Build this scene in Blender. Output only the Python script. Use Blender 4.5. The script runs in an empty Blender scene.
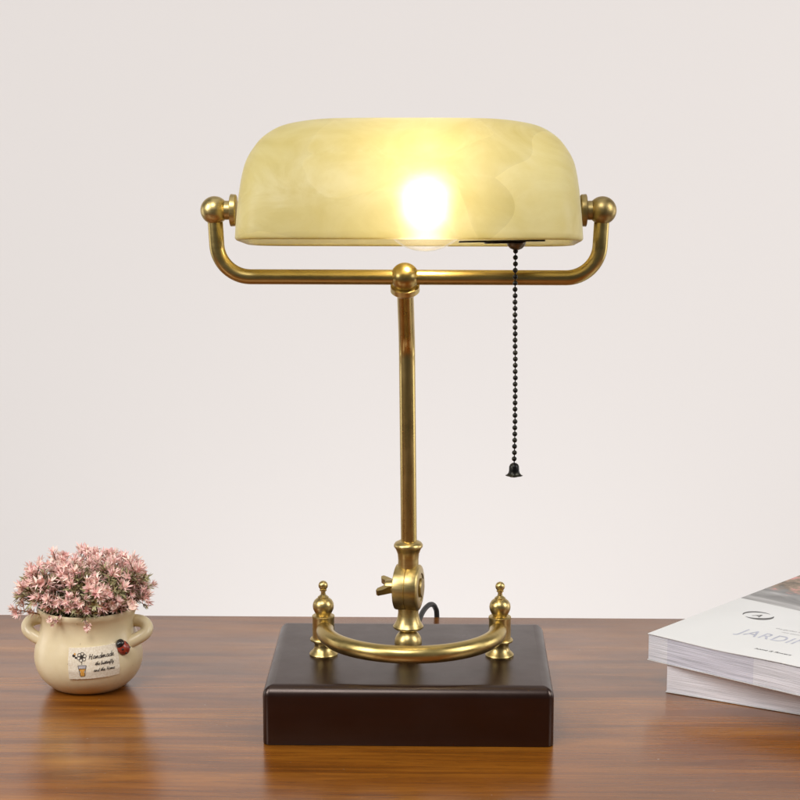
import bpy, bmesh, math, random
from mathutils import Vector, Matrix, noise
S = bpy.context.scene
C = S.collection
R = math.radians
PI = math.pi
random.seed(7)

# ------------------------------------------------------------------ helpers
def tag(o, label=None, cat=None, group=None, kind=None):
    if label: o['label'] = label
    if cat: o['category'] = cat
    if group: o['group'] = group
    if kind: o['kind'] = kind
    return o

def empty(name, loc, label, cat, group=None, rz=0):
    o = bpy.data.objects.new(name, None); C.objects.link(o)
    o.location = loc; o.rotation_euler = (0, 0, rz); o.empty_display_size = .01
    return tag(o, label, cat, group)

def obj(name, bm, mats, parent=None, smooth=True, angle=38):
    """one mesh object; bm is in world coordinates, kept so under an unrotated parent"""
    me = bpy.data.meshes.new(name)
    bmesh.ops.recalc_face_normals(bm, faces=bm.faces)
    if smooth:
        for f in bm.faces: f.smooth = True
        for e in bm.edges:
            if len(e.link_faces) == 2 and e.calc_face_angle(0) > R(angle): e.smooth = False
    bm.to_mesh(me); bm.free()
    if not isinstance(mats, (list, tuple)): mats = [mats]
    for m in mats: me.materials.append(m)
    o = bpy.data.objects.new(name, me); C.objects.link(o)
    if parent is not None:
        o.parent = parent
        root = parent; off = Vector((0, 0, 0))
        while root is not None:
            off += root.location; root = root.parent
        me.transform(Matrix.Translation(-off))
    return o

def lathe(bm, prof, origin=(0, 0, 0), axis=(0, 0, 1), n=48, wav=None):
    """prof: (radius, height) pairs turned about axis through origin"""
    o = Vector(origin); a = Vector(axis).normalized()
    q = Vector((0, 0, 1)).rotation_difference(a)
    rows = []
    for r, h in prof:
        if r < 1e-7:
            rows.append([bm.verts.new(o + q @ Vector((0, 0, h)))])
        else:
            row = []
            for i in range(n):
                t = 2 * PI * i / n
                rr = r if wav is None else r * (1 + wav(t, h))
                row.append(bm.verts.new(o + q @ Vector((rr * math.cos(t), rr * math.sin(t), h))))
            rows.append(row)
    for A, B in zip(rows, rows[1:]):
        for i in range(n):
            j = (i + 1) % n
            vs = [A[i % len(A)], A[j % len(A)], B[j % len(B)], B[i % len(B)]]
            u = []
            for v in vs:
                if v not in u: u.append(v)
            if len(u) > 2:
                try: bm.faces.new(u)
                except ValueError: pass
    for row in (rows[0], rows[-1]):
        if len(row) > 1:
            try: bm.faces.new(row)
            except ValueError: pass

def ball_prof(r, n=14, z=0):
    return [(r * math.sin(PI * i / n), z - r * math.cos(PI * i / n)) for i in range(n + 1)]

def smooth_path(pts, k=8):
    P = [Vector(p) for p in pts]; out = []
    for i in range(len(P) - 1):
        p0 = P[max(i - 1, 0)]; p1 = P[i]; p2 = P[i + 1]; p3 = P[min(i + 2, len(P) - 1)]
        for j in range(k):
            t = j / k
            out.append(.5 * ((2 * p1) + (p2 - p0) * t + (2 * p0 - 5 * p1 + 4 * p2 - p3) * t * t + (3 * p1 - p0 - 3 * p2 + p3) * t ** 3))
    out.append(P[-1]); return out

def tube(bm, path, r, n=24, cap=True):
    P = [Vector(p) for p in path]
    T = []
    for i in range(len(P)):
        a = P[max(i - 1, 0)]; b = P[min(i + 1, len(P) - 1)]
        T.append((b - a).normalized())
    ref = Vector((0, 0, 1)) if abs(T[0].z) < .9 else Vector((0, 1, 0))
    N = (ref - T[0] * ref.dot(T[0])).normalized()
    rows = []
    for i, p in enumerate(P):
        if i: N = T[i - 1].rotation_difference(T[i]) @ N
        N = (N - T[i] * N.dot(T[i])).normalized()
        B = T[i].cross(N)
        rr = r[i] if isinstance(r, (list, tuple)) else r
        rows.append([bm.verts.new(p + rr * (N * math.cos(2 * PI * k / n) + B * math.sin(2 * PI * k / n))) for k in range(n)])
    for A, B in zip(rows, rows[1:]):
        for k in range(n):
            bm.faces.new((A[k], A[(k + 1) % n], B[(k + 1) % n], B[k]))
    if cap:
        bm.faces.new(rows[0]); bm.faces.new(rows[-1])

def arc_pts(p_in, corner, p_out, rad, n=10):
    """fillet of radius rad at corner between the two straight legs"""
    c = Vector(corner); a = (Vector(p_in) - c).normalized(); b = (Vector(p_out) - c).normalized()
    ang = a.angle(b); d = rad / math.tan(ang / 2)
    s = c + a * d; e = c + b * d
    m = c + (a + b).normalized() * (rad / math.sin(ang / 2))
    out = []
    v0 = s - m; v1 = e - m
    ax = v0.cross(v1).normalized(); tot = v0.angle(v1)
    for i in range(n + 1):
        out.append(m + Matrix.Rotation(tot * i / n, 3, ax) @ v0)
    return out

def box(bm, x0, x1, y0, y1, z0, z1, bev=0, seg=3):
    v = [bm.verts.new((x, y, z)) for x in (x0, x1) for y in (y0, y1) for z in (z0, z1)]
    fs = [bm.faces.new([v[i] for i in q]) for q in ((0, 1, 3, 2), (4, 6, 7, 5), (0, 4, 5, 1), (2, 3, 7, 6), (0, 2, 6, 4), (1, 5, 7, 3))]
    if bev:
        es = list({e for f in fs for e in f.edges})
        bmesh.ops.bevel(bm, geom=es, offset=bev, segments=seg, profile=.5, affect='EDGES')

# ------------------------------------------------------------------ materials
def mat(name):
    m = bpy.data.materials.new(name); m.use_nodes = True
    nt = m.node_tree
    b = nt.nodes['Principled BSDF']
    return m, nt, b
def N(nt, t, **kw):
    n = nt.nodes.new(t)
    for k, v in kw.items(): setattr(n, k, v)
    return n
def mapping(nt, scale=(1, 1, 1), rot=(0, 0, 0), coord='Object'):
    tc = N(nt, 'ShaderNodeTexCoord'); mp = N(nt, 'ShaderNodeMapping')
    mp.inputs['Scale'].default_value = scale; mp.inputs['Rotation'].default_value = rot
    nt.links.new(tc.outputs[coord], mp.inputs['Vector']); return mp
def noise_tex(nt, vec, scale, detail=4, rough=.55, dist=0):
    n = N(nt, 'ShaderNodeTexNoise')
    n.inputs['Scale'].default_value = scale; n.inputs['Detail'].default_value = detail
    n.inputs['Roughness'].default_value = rough; n.inputs['Distortion'].default_value = dist
    nt.links.new(vec, n.inputs['Vector']); return n
def ramp(nt, fac, stops):
    r = N(nt, 'ShaderNodeValToRGB'); el = r.color_ramp.elements
    while len(el) < len(stops): el.new(.5)
    for e, (p, c) in zip(el, stops):
        e.position = p; e.color = (c[0], c[1], c[2], 1) if not isinstance(c, (int, float)) else (c, c, c, 1)
    nt.links.new(fac, r.inputs['Fac']); return r
def mixc(nt, fac, a, b, mode='MIX'):
    m = N(nt, 'ShaderNodeMix', data_type='RGBA', blend_type=mode)
    for sock, v in ((m.inputs[0], fac), (m.inputs[6], a), (m.inputs[7], b)):
        if hasattr(v, 'is_output'): nt.links.new(v, sock)
        elif isinstance(v, (int, float)): sock.default_value = v
        else: sock.default_value = (*v, 1)
    return m.outputs[2]
def bump(nt, h, strength, dist, b):
    n = N(nt, 'ShaderNodeBump'); n.inputs['Strength'].default_value = strength; n.inputs['Distance'].default_value = dist
    nt.links.new(h, n.inputs['Height']); nt.links.new(n.outputs[0], b.inputs['Normal']); return n

def brass(name, c_lo, c_hi, rough, streak=(60, 60, 900)):
    m, nt, b = mat(name)
    mp = mapping(nt, streak)
    n = noise_tex(nt, mp.outputs[0], 1, 3, .6)
    mp2 = mapping(nt, (1, 1, 1)); n2 = noise_tex(nt, mp2.outputs[0], 70, 5, .6)
    f = mixc(nt, .5, n.outputs['Fac'], n2.outputs['Fac'])
    r = ramp(nt, f, [(.35, c_lo), (.65, c_hi)])
    nt.links.new(r.outputs[0], b.inputs['Base Color'])
    rr = ramp(nt, f, [(.3, rough - .05), (.7, rough + .07)])
    nt.links.new(rr.outputs[0], b.inputs['Roughness'])
    b.inputs['Metallic'].default_value = 1
    if rough > .35: bump(nt, n.outputs['Fac'], .04, .0002, b)
    return m
M_brass = brass('brushed_brass', (.47, .355, .140), (.60, .46, .20), .35)
M_tube = brass('brass_tube', (.48, .355, .125), (.57, .43, .165), .31, (40, 400, 400))
M_column = brass('brass_column', (.50, .37, .130), (.59, .44, .17), .28, (400, 400, 40))
M_antique = brass('aged_brass', (.31, .225, .085), (.43, .32, .135), .40, (300, 300, 300))

m, nt, b = mat('blackened_metal'); M_black = m
n = noise_tex(nt, mapping(nt).outputs[0], 300, 3)
nt.links.new(ramp(nt, n.outputs['Fac'], [(.4, (.010, .009, .008)), (.7, (.035, .032, .020))]).outputs[0], b.inputs['Base Color'])
b.inputs['Metallic'].default_value = .7; b.inputs['Roughness'].default_value = .35
m, nt, b = mat('dark_bronze'); M_dkbronze = m
n = noise_tex(nt, mapping(nt).outputs[0], 400, 3)
nt.links.new(ramp(nt, n.outputs['Fac'], [(.4, (.10, .08, .05)), (.7, (.22, .19, .13))]).outputs[0], b.inputs['Base Color'])
b.inputs['Metallic'].default_value = .9; b.inputs['Roughness'].default_value = .33
m, nt, b = mat('cable_rubber'); M_cable = m
n = noise_tex(nt, mapping(nt).outputs[0], 500, 2)
nt.links.new(ramp(nt, n.outputs['Fac'], [(.3, (.014, .013, .012)), (.7, (.026, .024, .022))]).outputs[0], b.inputs['Base Color'])
b.inputs['Roughness'].default_value = .42

# espresso lacquered wood of the lamp base
m, nt, b = mat('espresso_lacquer'); M_base = m
mp = mapping(nt, (4, 60, 60)); n = noise_tex(nt, mp.outputs[0], 3, 6, .6, .6)
nt.links.new(ramp(nt, n.outputs['Fac'], [(.3, (.0072, .0012, .0006)), (.7, (.0110, .0020, .0010))]).outputs[0], b.inputs['Base Color'])
n2 = noise_tex(nt, mapping(nt, (1, 1, 1)).outputs[0], 40, 6, .65)
nt.links.new(ramp(nt, n2.outputs['Fac'], [(.3, .27), (.75, .37)]).outputs[0], b.inputs['Roughness'])
bump(nt, n2.outputs['Fac'], .04, .001, b)
b.inputs['IOR'].default_value = 1.64
b.inputs['Specular Tint'].default_value = (1, .80, .70, 1)

# table veneer: long grain along x, dark pores, satin varnish
m, nt, b = mat('walnut_veneer'); M_table = m
mpA = mapping(nt, (1.3, 17, 17)); a1 = noise_tex(nt, mpA.outputs[0], 2.6, 8, .62, .9)
mpB = mapping(nt, (5, 140, 140)); a2 = noise_tex(nt, mpB.outputs[0], 2.2, 5, .65, .35)
mpC = mapping(nt, (26, 900, 900)); a3 = noise_tex(nt, mpC.outputs[0], 1.5, 3, .6)
mpD = mapping(nt, (.9, 4, 4)); a4 = noise_tex(nt, mpD.outputs[0], 2.2, 4, .5, .5)
colA = ramp(nt, a1.outputs['Fac'], [(.28, (.115, .034, .0035)), (.46, (.210, .066, .006)), (.60, (.305, .106, .010)), (.78, (.41, .165, .019))]).outputs[0]
colB = ramp(nt, a2.outputs['Fac'], [(.32, (.66, .63, .58)), (.50, (.96, .96, .96)), (.7, (1.10, 1.10, 1.08))]).outputs[0]
colC = ramp(nt, a3.outputs['Fac'], [(.36, (.52, .47, .42)), (.44, (1, 1, 1))]).outputs[0]
colD = ramp(nt, a4.outputs['Fac'], [(.35, (.80, .78, .76)), (.65, (1.10, 1.10, 1.08))]).outputs[0]
c1 = mixc(nt, .75, colA, colB, 'MULTIPLY'); c1 = mixc(nt, .55, c1, colC, 'MULTIPLY'); c1 = mixc(nt, 1, c1, colD, 'MULTIPLY')
mpE = mapping(nt, (60, 1500, 1)); a5 = noise_tex(nt, mpE.outputs[0], .7, 2, .5)       # short dark pores
c1 = mixc(nt, ramp(nt, a5.outputs['Fac'], [(.66, 0), (.70, .55)]).outputs[0], c1, (.035, .010, .002))
a6 = noise_tex(nt, mapping(nt).outputs[0], 330, 1, .4)                                # few dust specks
c1 = mixc(nt, ramp(nt, a6.outputs['Fac'], [(.80, 0), (.82, .6)]).outputs[0], c1, (.35, .30, .25))
nt.links.new(c1, b.inputs['Base Color'])
sm = noise_tex(nt, mapping(nt, (1, 1.6, 1)).outputs[0], 14, 6, .6)
rr = ramp(nt, sm.outputs['Fac'], [(.3, .20), (.72, .27)])
nt.links.new(rr.outputs[0], b.inputs['Roughness'])
bb = mixc(nt, .5, a2.outputs['Fac'], a3.outputs['Fac'])
bump(nt, bb, .06, .0006, b)
b.inputs['IOR'].default_value = 1.62

# painted wall
m, nt, b = mat('white_wall_paint'); M_wall = m
n = noise_tex(nt, mapping(nt).outputs[0], 1.2, 3, .5)
nt.links.new(ramp(nt, n.outputs['Fac'], [(.3, (.775, .730, .705)), (.7, (.785, .742, .718))]).outputs[0], b.inputs['Base Color'])
b.inputs['Roughness'].default_value = .9
n2 = noise_tex(nt, mapping(nt).outputs[0], 260, 3)
bump(nt, n2.outputs['Fac'], .06, .001, b)

# marbled glass shade
m, nt, b = mat('marbled_yellow_glass'); M_glass = m
out = nt.nodes['Material Output']; nt.nodes.remove(b)
mp = mapping(nt, (1, 1.2, 1.5), (0, .5, .35))
w = noise_tex(nt, mp.outputs[0], 9, 5, .55, 1.6)
wv = noise_tex(nt, mp.outputs[0], 14, 1.0, .4)
w2 = noise_tex(nt, mp.outputs[0], 22, 7, .62, 2.2)
vd = N(nt, 'ShaderNodeTexVoronoi', feature='DISTANCE_TO_EDGE'); vd.inputs['Scale'].default_value = 9
addv = N(nt, 'ShaderNodeVectorMath', operation='MULTIPLY_ADD')
nt.links.new(wv.outputs['Color'], addv.inputs[0]); addv.inputs[1].default_value = (.09, .09, .09); nt.links.new(mp.outputs[0], addv.inputs[2])
nt.links.new(addv.outputs[0], vd.inputs['Vector'])
vein = ramp(nt, vd.outputs['Distance'], [(0, 1), (.018, .45), (.09, 0)])
base = ramp(nt, w.outputs['Fac'], [(.32, (.75, .645, .25)), (.50, (.81, .72, .325)), (.66, (.87, .80, .43))]).outputs[0]
base = mixc(nt, .28, base, ramp(nt, w2.outputs['Fac'], [(.35, (.64, .53, .16)), (.62, (.86, .79, .45))]).outputs[0])
vmask = N(nt, 'ShaderNodeMath', operation='MULTIPLY')
nt.links.new(vein.outputs[0], vmask.inputs[0])
vsel = ramp(nt, w2.outputs['Fac'], [(.42, 0), (.60, .30)])
nt.links.new(vsel.outputs[0], vmask.inputs[1])
vf = N(nt, 'ShaderNodeTexVoronoi', feature='F1'); vf.inputs['Scale'].default_value = 9
nt.links.new(addv.outputs[0], vf.inputs['Vector'])
bwn = N(nt, 'ShaderNodeRGBToBW'); nt.links.new(vf.outputs['Color'], bwn.inputs[0])
base = mixc(nt, 1, base, ramp(nt, bwn.outputs[0], [(.2, (.90, .89, .84)), (.8, (1.05, 1.05, 1.08))]).outputs[0], 'MULTIPLY')
base = mixc(nt, vmask.outputs[0], base, (.90, .85, .58))
def shade_shader(nt, base, out, w_tr, clear, fwd=0):
    dif = N(nt, 'ShaderNodeBsdfDiffuse'); tr = N(nt, 'ShaderNodeBsdfTranslucent'); gl = N(nt, 'ShaderNodeBsdfGlossy')
    gl.inputs['Roughness'].default_value = .45
    nt.links.new(base, dif.inputs['Color'])
    nt.links.new(mixc(nt, 1., base, (1.0, .96, .84), 'MULTIPLY'), tr.inputs['Color'])
    mx = N(nt, 'ShaderNodeMixShader'); mx.inputs[0].default_value = w_tr
    nt.links.new(dif.outputs[0], mx.inputs[1]); nt.links.new(tr.outputs[0], mx.inputs[2])
    last = mx
    if fwd:   # frosted surface: part of the light goes on forwards, softly scattered
        rf = N(nt, 'ShaderNodeBsdfRefraction'); rf.inputs['IOR'].default_value = 1.42; rf.inputs['Roughness'].default_value = .84
        rf.inputs['Color'].default_value = (1, .96, .80, 1)
        m4 = N(nt, 'ShaderNodeMixShader'); m4.inputs[0].default_value = fwd
        nt.links.new(mx.outputs[0], m4.inputs[1]); nt.links.new(rf.outputs[0], m4.inputs[2]); last = m4
    if clear:
        tp = N(nt, 'ShaderNodeBsdfTransparent'); tp.inputs['Color'].default_value = (1, .99, .95, 1)
        m3 = N(nt, 'ShaderNodeMixShader'); m3.inputs[0].default_value = clear
        nt.links.new(last.outputs[0], m3.inputs[1]); nt.links.new(tp.outputs[0], m3.inputs[2]); last = m3
    lw = N(nt, 'ShaderNodeLayerWeight'); lw.inputs['Blend'].default_value = .5
    pw = N(nt, 'ShaderNodeMath', operation='POWER'); nt.links.new(lw.outputs['Facing'], pw.inputs[0]); pw.inputs[1].default_value = 4
    fr = N(nt, 'ShaderNodeMath', operation='MULTIPLY_ADD'); nt.links.new(pw.outputs[0], fr.inputs[0]); fr.inputs[1].default_value = .30; fr.inputs[2].default_value = .025
    mx2 = N(nt, 'ShaderNodeMixShader'); nt.links.new(fr.outputs[0], mx2.inputs[0])
    nt.links.new(last.outputs[0], mx2.inputs[1]); nt.links.new(gl.outputs[0], mx2.inputs[2])
    nt.links.new(mx2.outputs[0], out.inputs['Surface'])
shade_shader(nt, base, out, .36, 0, .22)
# inner face of the glass: smooth and clearer than the frosted outside
m, nt, b = mat('clear_inner_glass'); M_glass_in = m
out = nt.nodes['Material Output']; nt.nodes.remove(b)
w = noise_tex(nt, mapping(nt).outputs[0], 12, 5, .6, 1.5)
shade_shader(nt, ramp(nt, w.outputs['Fac'], [(.3, (.84, .76, .44)), (.7, (.92, .88, .64))]).outputs[0], out, .5, .62)

# bulb glass and filament
m, nt, b = mat('bulb_glass'); M_bulb = m
out = nt.nodes['Material Output']; nt.nodes.remove(b)
tp = N(nt, 'ShaderNodeBsdfTransparent'); tp.inputs['Color'].default_value = (1, .985, .95, 1)
tl = N(nt, 'ShaderNodeBsdfTranslucent'); tl.inputs['Color'].default_value = (1, .96, .85, 1)
gl = N(nt, 'ShaderNodeBsdfGlossy'); gl.inputs['Roughness'].default_value = .05
lw = N(nt, 'ShaderNodeLayerWeight'); lw.inputs['Blend'].default_value = .30
fr = N(nt, 'ShaderNodeMath', operation='POWER'); nt.links.new(lw.outputs['Facing'], fr.inputs[0]); fr.inputs[1].default_value = 2.5
a = N(nt, 'ShaderNodeMixShader'); a.inputs[0].default_value = .03
nt.links.new(tp.outputs[0], a.inputs[1]); nt.links.new(tl.outputs[0], a.inputs[2])
c = N(nt, 'ShaderNodeMixShader'); nt.links.new(fr.outputs[0], c.inputs[0])
nt.links.new(a.outputs[0], c.inputs[1]); nt.links.new(gl.outputs[0], c.inputs[2])
nt.links.new(c.outputs[0], out.inputs['Surface'])
m, nt, b = mat('glowing_filament'); M_fil = m
b.inputs['Base Color'].default_value = (1, .9, .6, 1)
b.inputs['Emission Color'].default_value = (1, .90, .70, 1); b.inputs['Emission Strength'].default_value = 165

# glazed ceramic
m, nt, b = mat('cream_glazed_ceramic'); M_pot = m
n = noise_tex(nt, mapping(nt).outputs[0], 35, 6, .6)
col = ramp(nt, n.outputs['Fac'], [(.3, (.68, .56, .34)), (.7, (.76, .65, .43))]).outputs[0]
sp = noise_tex(nt, mapping(nt).outputs[0], 420, 2, .5)
spm = ramp(nt, sp.outputs['Fac'], [(.735, 0), (.76, .7)])
col = mixc(nt, spm.outputs[0], col, (.25, .15, .07))
nt.links.new(col, b.inputs['Base Color'])
b.inputs['Roughness'].default_value = .30
b.inputs['Subsurface Weight'].default_value = .08; b.inputs['Subsurface Radius'].default_value = (.004, .003, .002)
n2 = noise_tex(nt, mapping(nt).outputs[0], 90, 3); bump(nt, n2.outputs['Fac'], .12, .001, b)

def simple(name, lo, hi, scale=200, rough=.5, coord='Object', spec=.5):
    m, nt, b = mat(name)
    n = noise_tex(nt, mapping(nt, coord=coord).outputs[0], scale, 4)
    nt.links.new(ramp(nt, n.outputs['Fac'], [(.35, lo), (.65, hi)]).outputs[0], b.inputs['Base Color'])
    b.inputs['Roughness'].default_value = rough; b.inputs['Specular IOR Level'].default_value = spec
    return m
M_card = simple('woven_label_cloth', (.66, .57, .43), (.80, .73, .60), 900, .85)
M_ink = simple('dark_ink', (.020, .013, .010), (.04, .026, .02), 500, .7)
M_inkgold = simple('orange_yellow_print', (.55, .25, .03), (.70, .36, .07), 500, .7)
M_inkgrey = simple('grey_print', (.40, .37, .38), (.5, .47, .47), 500, .7)
M_bug = simple('ladybird_red_glaze', (.20, .022, .012), (.33, .045, .02), 300, .3)
M_bugblack = simple('black_glaze', (.008, .007, .007), (.018, .015, .014), 300, .22)
M_soil = simple('dark_moss_filling', (.02, .014, .008), (.07, .05, .025), 220, .95)
M_green = simple('olive_leaf_plastic', (.30, .28, .12), (.60, .54, .30), 160, .55, 'Object')
M_dark = simple('brown_stem_plastic', (.10, .06, .03), (.20, .13, .07), 160, .6)
M_pink = simple('dusty_pink_plastic', (.86, .46, .44), (.94, .70, .63), 150, .55)
M_pale = simple('pale_pink_plastic', (.90, .66, .56), (.94, .80, .68), 150, .55)
for mm in (M_green, M_pink, M_pale):
    mm.node_tree.nodes['Principled BSDF'].inputs['Subsurface Weight'].default_value = .0

# paper
m, nt, b = mat('glossy_white_cover'); M_cover = m
n = noise_tex(nt, mapping(nt).outputs[0], 12, 3)
nt.links.new(ramp(nt, n.outputs['Fac'], [(.3, (.68, .67, .65)), (.7, (.71, .70, .68))]).outputs[0], b.inputs['Base Color'])
b.inputs['Roughness'].default_value = .42
def pages_mat(name, band, ca, cb, lo=.80):
    m, nt, b = mat(name)
    tc = N(nt, 'ShaderNodeTexCoord'); sx = N(nt, 'ShaderNodeSeparateXYZ'); nt.links.new(tc.outputs['Object'], sx.inputs[0])
    mp = mapping(nt, (18, 18, 2300)); n = noise_tex(nt, mp.outputs[0], 1, 5, .7)
    mp2 = mapping(nt, (6, 6, 420)); n2 = noise_tex(nt, mp2.outputs[0], 1, 3, .6)
    r = ramp(nt, n.outputs['Fac'], [(.34, lo - .34), (.56, 1.0)])
    r2 = ramp(nt, n2.outputs['Fac'], [(.35, lo + .04), (.6, 1.0)])
    if band:
        bn = N(nt, 'ShaderNodeValToRGB'); bn.color_ramp.interpolation = 'CONSTANT'
        e = bn.color_ramp.elements; e.new(.5)
        e[0].position = 0; e[0].color = (0, 0, 0, 1); e[1].position = band[0]; e[1].color = (1, 1, 1, 1); e[2].position = band[1]; e[2].color = (0, 0, 0, 1)
        nt.links.new(sx.outputs['X'], bn.inputs['Fac'])
        col = mixc(nt, bn.outputs[0], ca, cb)
    else:
        col = mixc(nt, 0., ca, cb)
    col = mixc(nt, 1, col, r.outputs[0], 'MULTIPLY'); col = mixc(nt, 1, col, r2.outputs[0], 'MULTIPLY')
    nt.links.new(col, b.inputs['Base Color']); b.inputs['Roughness'].default_value = .85
    h = mixc(nt, .5, n.outputs['Fac'], n2.outputs['Fac']); bump(nt, h, .9, .0006, b)
    return m
M_pages = pages_mat('page_edges_banded', (.0122, .079), (.92, .91, .96), (.80, .79, .88))
M_pages2 = pages_mat('page_edges_plain', None, (.94, .92, .96), (.8, .8, .8), .95)
M_title = simple('slate_blue_print', (.36, .365, .43), (.52, .525, .59), 300, .5)
M_emblem = simple('charcoal_print', (.06, .058, .055), (.12, .115, .11), 300, .5)
M_small = simple('small_print_grey', (.42, .41, .40), (.52, .51, .50), 300, .5)
# printed photograph on the cover: grey cloth with a brown and pink corner
m, nt, b = mat('printed_photograph'); M_photo = m
n = noise_tex(nt, mapping(nt, (14, 40, 1), (0, 0, .5)).outputs[0], 1.4, 5, .6, 1.0)
g = ramp(nt, n.outputs['Fac'], [(.3, (.13, .125, .12)), (.5, (.27, .26, .25)), (.7, (.52, .50, .49))]).outputs[0]
n2 = noise_tex(nt, mapping(nt).outputs[0], 60, 6, .65)
br = ramp(nt, n2.outputs['Fac'], [(.35, (.10, .07, .04)), (.5, (.30, .21, .14)), (.6, (.62, .26, .23)), (.75, (.85, .5, .45))]).outputs[0]
tc = N(nt, 'ShaderNodeTexCoord'); sx = N(nt, 'ShaderNodeSeparateXYZ'); nt.links.new(tc.outputs['Object'], sx.inputs[0])
ad = N(nt, 'ShaderNodeMath', operation='MULTIPLY_ADD'); nt.links.new(n2.outputs['Fac'], ad.inputs[0]); ad.inputs[1].default_value = .04; nt.links.new(sx.outputs['Y'], ad.inputs[2])
fk = ramp(nt, ad.outputs[0], [(.172, 0), (.18, 1)])
nt.links.new(mixc(nt, fk.outputs[0], g, br), b.inputs['Base Color']); b.inputs['Roughness'].default_value = .38

# ------------------------------------------------------------------ setting: wall
bm = bmesh.new()
box(bm, -2.6, 2.6, 1.42, 1.5, -.9, 2.3)
tag(obj('wall', bm, M_wall, smooth=False), kind='structure')

# ------------------------------------------------------------------ table
T = empty('table', (0, -.1, 0), 'brown walnut table with a satin top under the lamp, pot and books', 'table')
bm = bmesh.new(); box(bm, -.75, .75, -.45, .287, -.028, 0, .0012, 3)
obj('table_top', bm, M_table, T)
bm = bmesh.new(); box(bm, -.70, .70, -.40, .24, -.098, -.0285, .001, 1)
obj('apron', bm, M_table, T)
for sx_ in (-1, 1):
    for yy in (-.37, .21):
        bm = bmesh.new()
        box(bm, sx_ * .67 - .022, sx_ * .67 + .022, yy - .022, yy + .022, -.78, -.0985, .002, 1)
        obj('leg', bm, M_table, T)

# ------------------------------------------------------------------ desk lamp
LY = .0675                      # depth of the posts and the column
L = empty('desk_lamp', (0, .07, 0), 'brass banker lamp with lit marbled yellow glass shade on a dark wooden block base', 'lamp')
def rounded_block(bm, x0, x1, y0, y1, z0, z1, rc, rt, rb, seg=8):
    """block with vertical corners of radius rc, top edge rounded by rt, bottom by rb"""
    lv = [(rb * (1 - math.sin(PI / 2 * i / 3)), z0 + rb * (1 - math.cos(PI / 2 * i / 3))) for i in range(4)]
    lv += [(rt * (1 - math.cos(PI / 2 * i / 8)), z1 - rt + rt * math.sin(PI / 2 * i / 8)) for i in range(9)]
    rows = []
    for ins, z in lv:
        r_ = max(rc - ins, .0006); row = []
        for cx_, cy_, a0 in ((x1, y1, 0), (x0, y1, 90), (x0, y0, 180), (x1, y0, 270)):
            ccx = cx_ - math.copysign(ins + r_, cx_ - (x0 + x1) / 2); ccy = cy_ - math.copysign(ins + r_, cy_ - (y0 + y1) / 2)
            for k in range(seg + 1):
                a = R(a0 + 90 * k / seg); row.append(bm.verts.new((ccx + r_ * math.cos(a), ccy + r_ * math.sin(a), z)))
        rows.append(row)
    n = len(rows[0])
    for A, B in zip(rows, rows[1:]):
        for k in range(n): bm.faces.new((A[k], A[(k + 1) % n], B[(k + 1) % n], B[k]))
    bm.faces.new(list(reversed(rows[0]))); bm.faces.new(rows[-1])
bm = bmesh.new()
rounded_block(bm, -.0903, .0903, 0, .145, 0, .038, .0048, .0070, .0008)
obj('base', bm, M_base, L)

ZT = .038
for px in (-.0561, .0583):
    bm = bmesh.new()
    prof = [(0, 0), (.0091, 0), (.0093, .0009), (.0086, .0020), (.0070, .0034), (.0060, .0055), (.0059, .0072), (.0066, .0088),
            (.0085, .0098), (.0087, .0107), (.0082, .0114), (.0071, .0117), (.0071, .0245), (.0073, .0250), (.0073, .0262), (.0068, .0266), (.0045, .0266), (.0, .0266)]
    lathe(bm, prof, (px, LY, ZT))
    post = obj('post', bm, M_brass, L)
    bm = bmesh.new()
    fp = [(0, .0264), (.0046, .0264), (.0047, .0272), (.0055, .0284), (.0066, .0308), (.0069, .0328), (.0066, .0348), (.0056, .0366), (.0042, .0378), (.0034, .0383),
          (.0035, .0389), (.0029, .0393), (.0017, .0403), (.0014, .0418), (.0017, .0428), (.0023, .0430), (.0023, .0436), (.0016, .0440)]
    fp += [(.0031 * math.sin(a), .0464 - .0031 * math.cos(a)) for a in [.45 + (PI - .45) * i / 10 for i in range(11)]]
    lathe(bm, fp, (px, LY, ZT)); obj('finial', bm, M_brass, post)

# half-ring bar in front
cx, ra = .0011, .0560
pts = [(cx - ra, LY, .0562)] + [(cx - ra * math.cos(PI * i / 48), LY - .0035 - (ra - .0015) * math.sin(PI * i / 48), .0562) for i in range(49)] + [(cx + ra, LY, .0562)]
bm = bmesh.new(); tube(bm, pts, .0056, 28)
obj('curved_bar', bm, M_tube, L)

# column foot: ball, flared cup
bm = bmesh.new()
lathe(bm, [(0, 0), (.0098, 0), (.0099, .001), (.0088, .0018), (.007, .0025), (.0, .0025)], (-.0010, LY, ZT))
lathe(bm, ball_prof(.0089, 20, .0096), (-.0010, LY - .003, ZT))
obj('column_foot', bm, M_brass, L)
bm = bmesh.new()
lathe(bm, [(0, .0560), (.0088, .0560), (.0098, .0568), (.0099, .0577), (.0091, .0588), (.0079, .0610), (.0070, .0640), (.0066, .0668), (.0068, .0690), (.0068, .078), (0, .078)], (-.0010, LY, 0))
obj('flared_cup', bm, M_brass, L)

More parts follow.
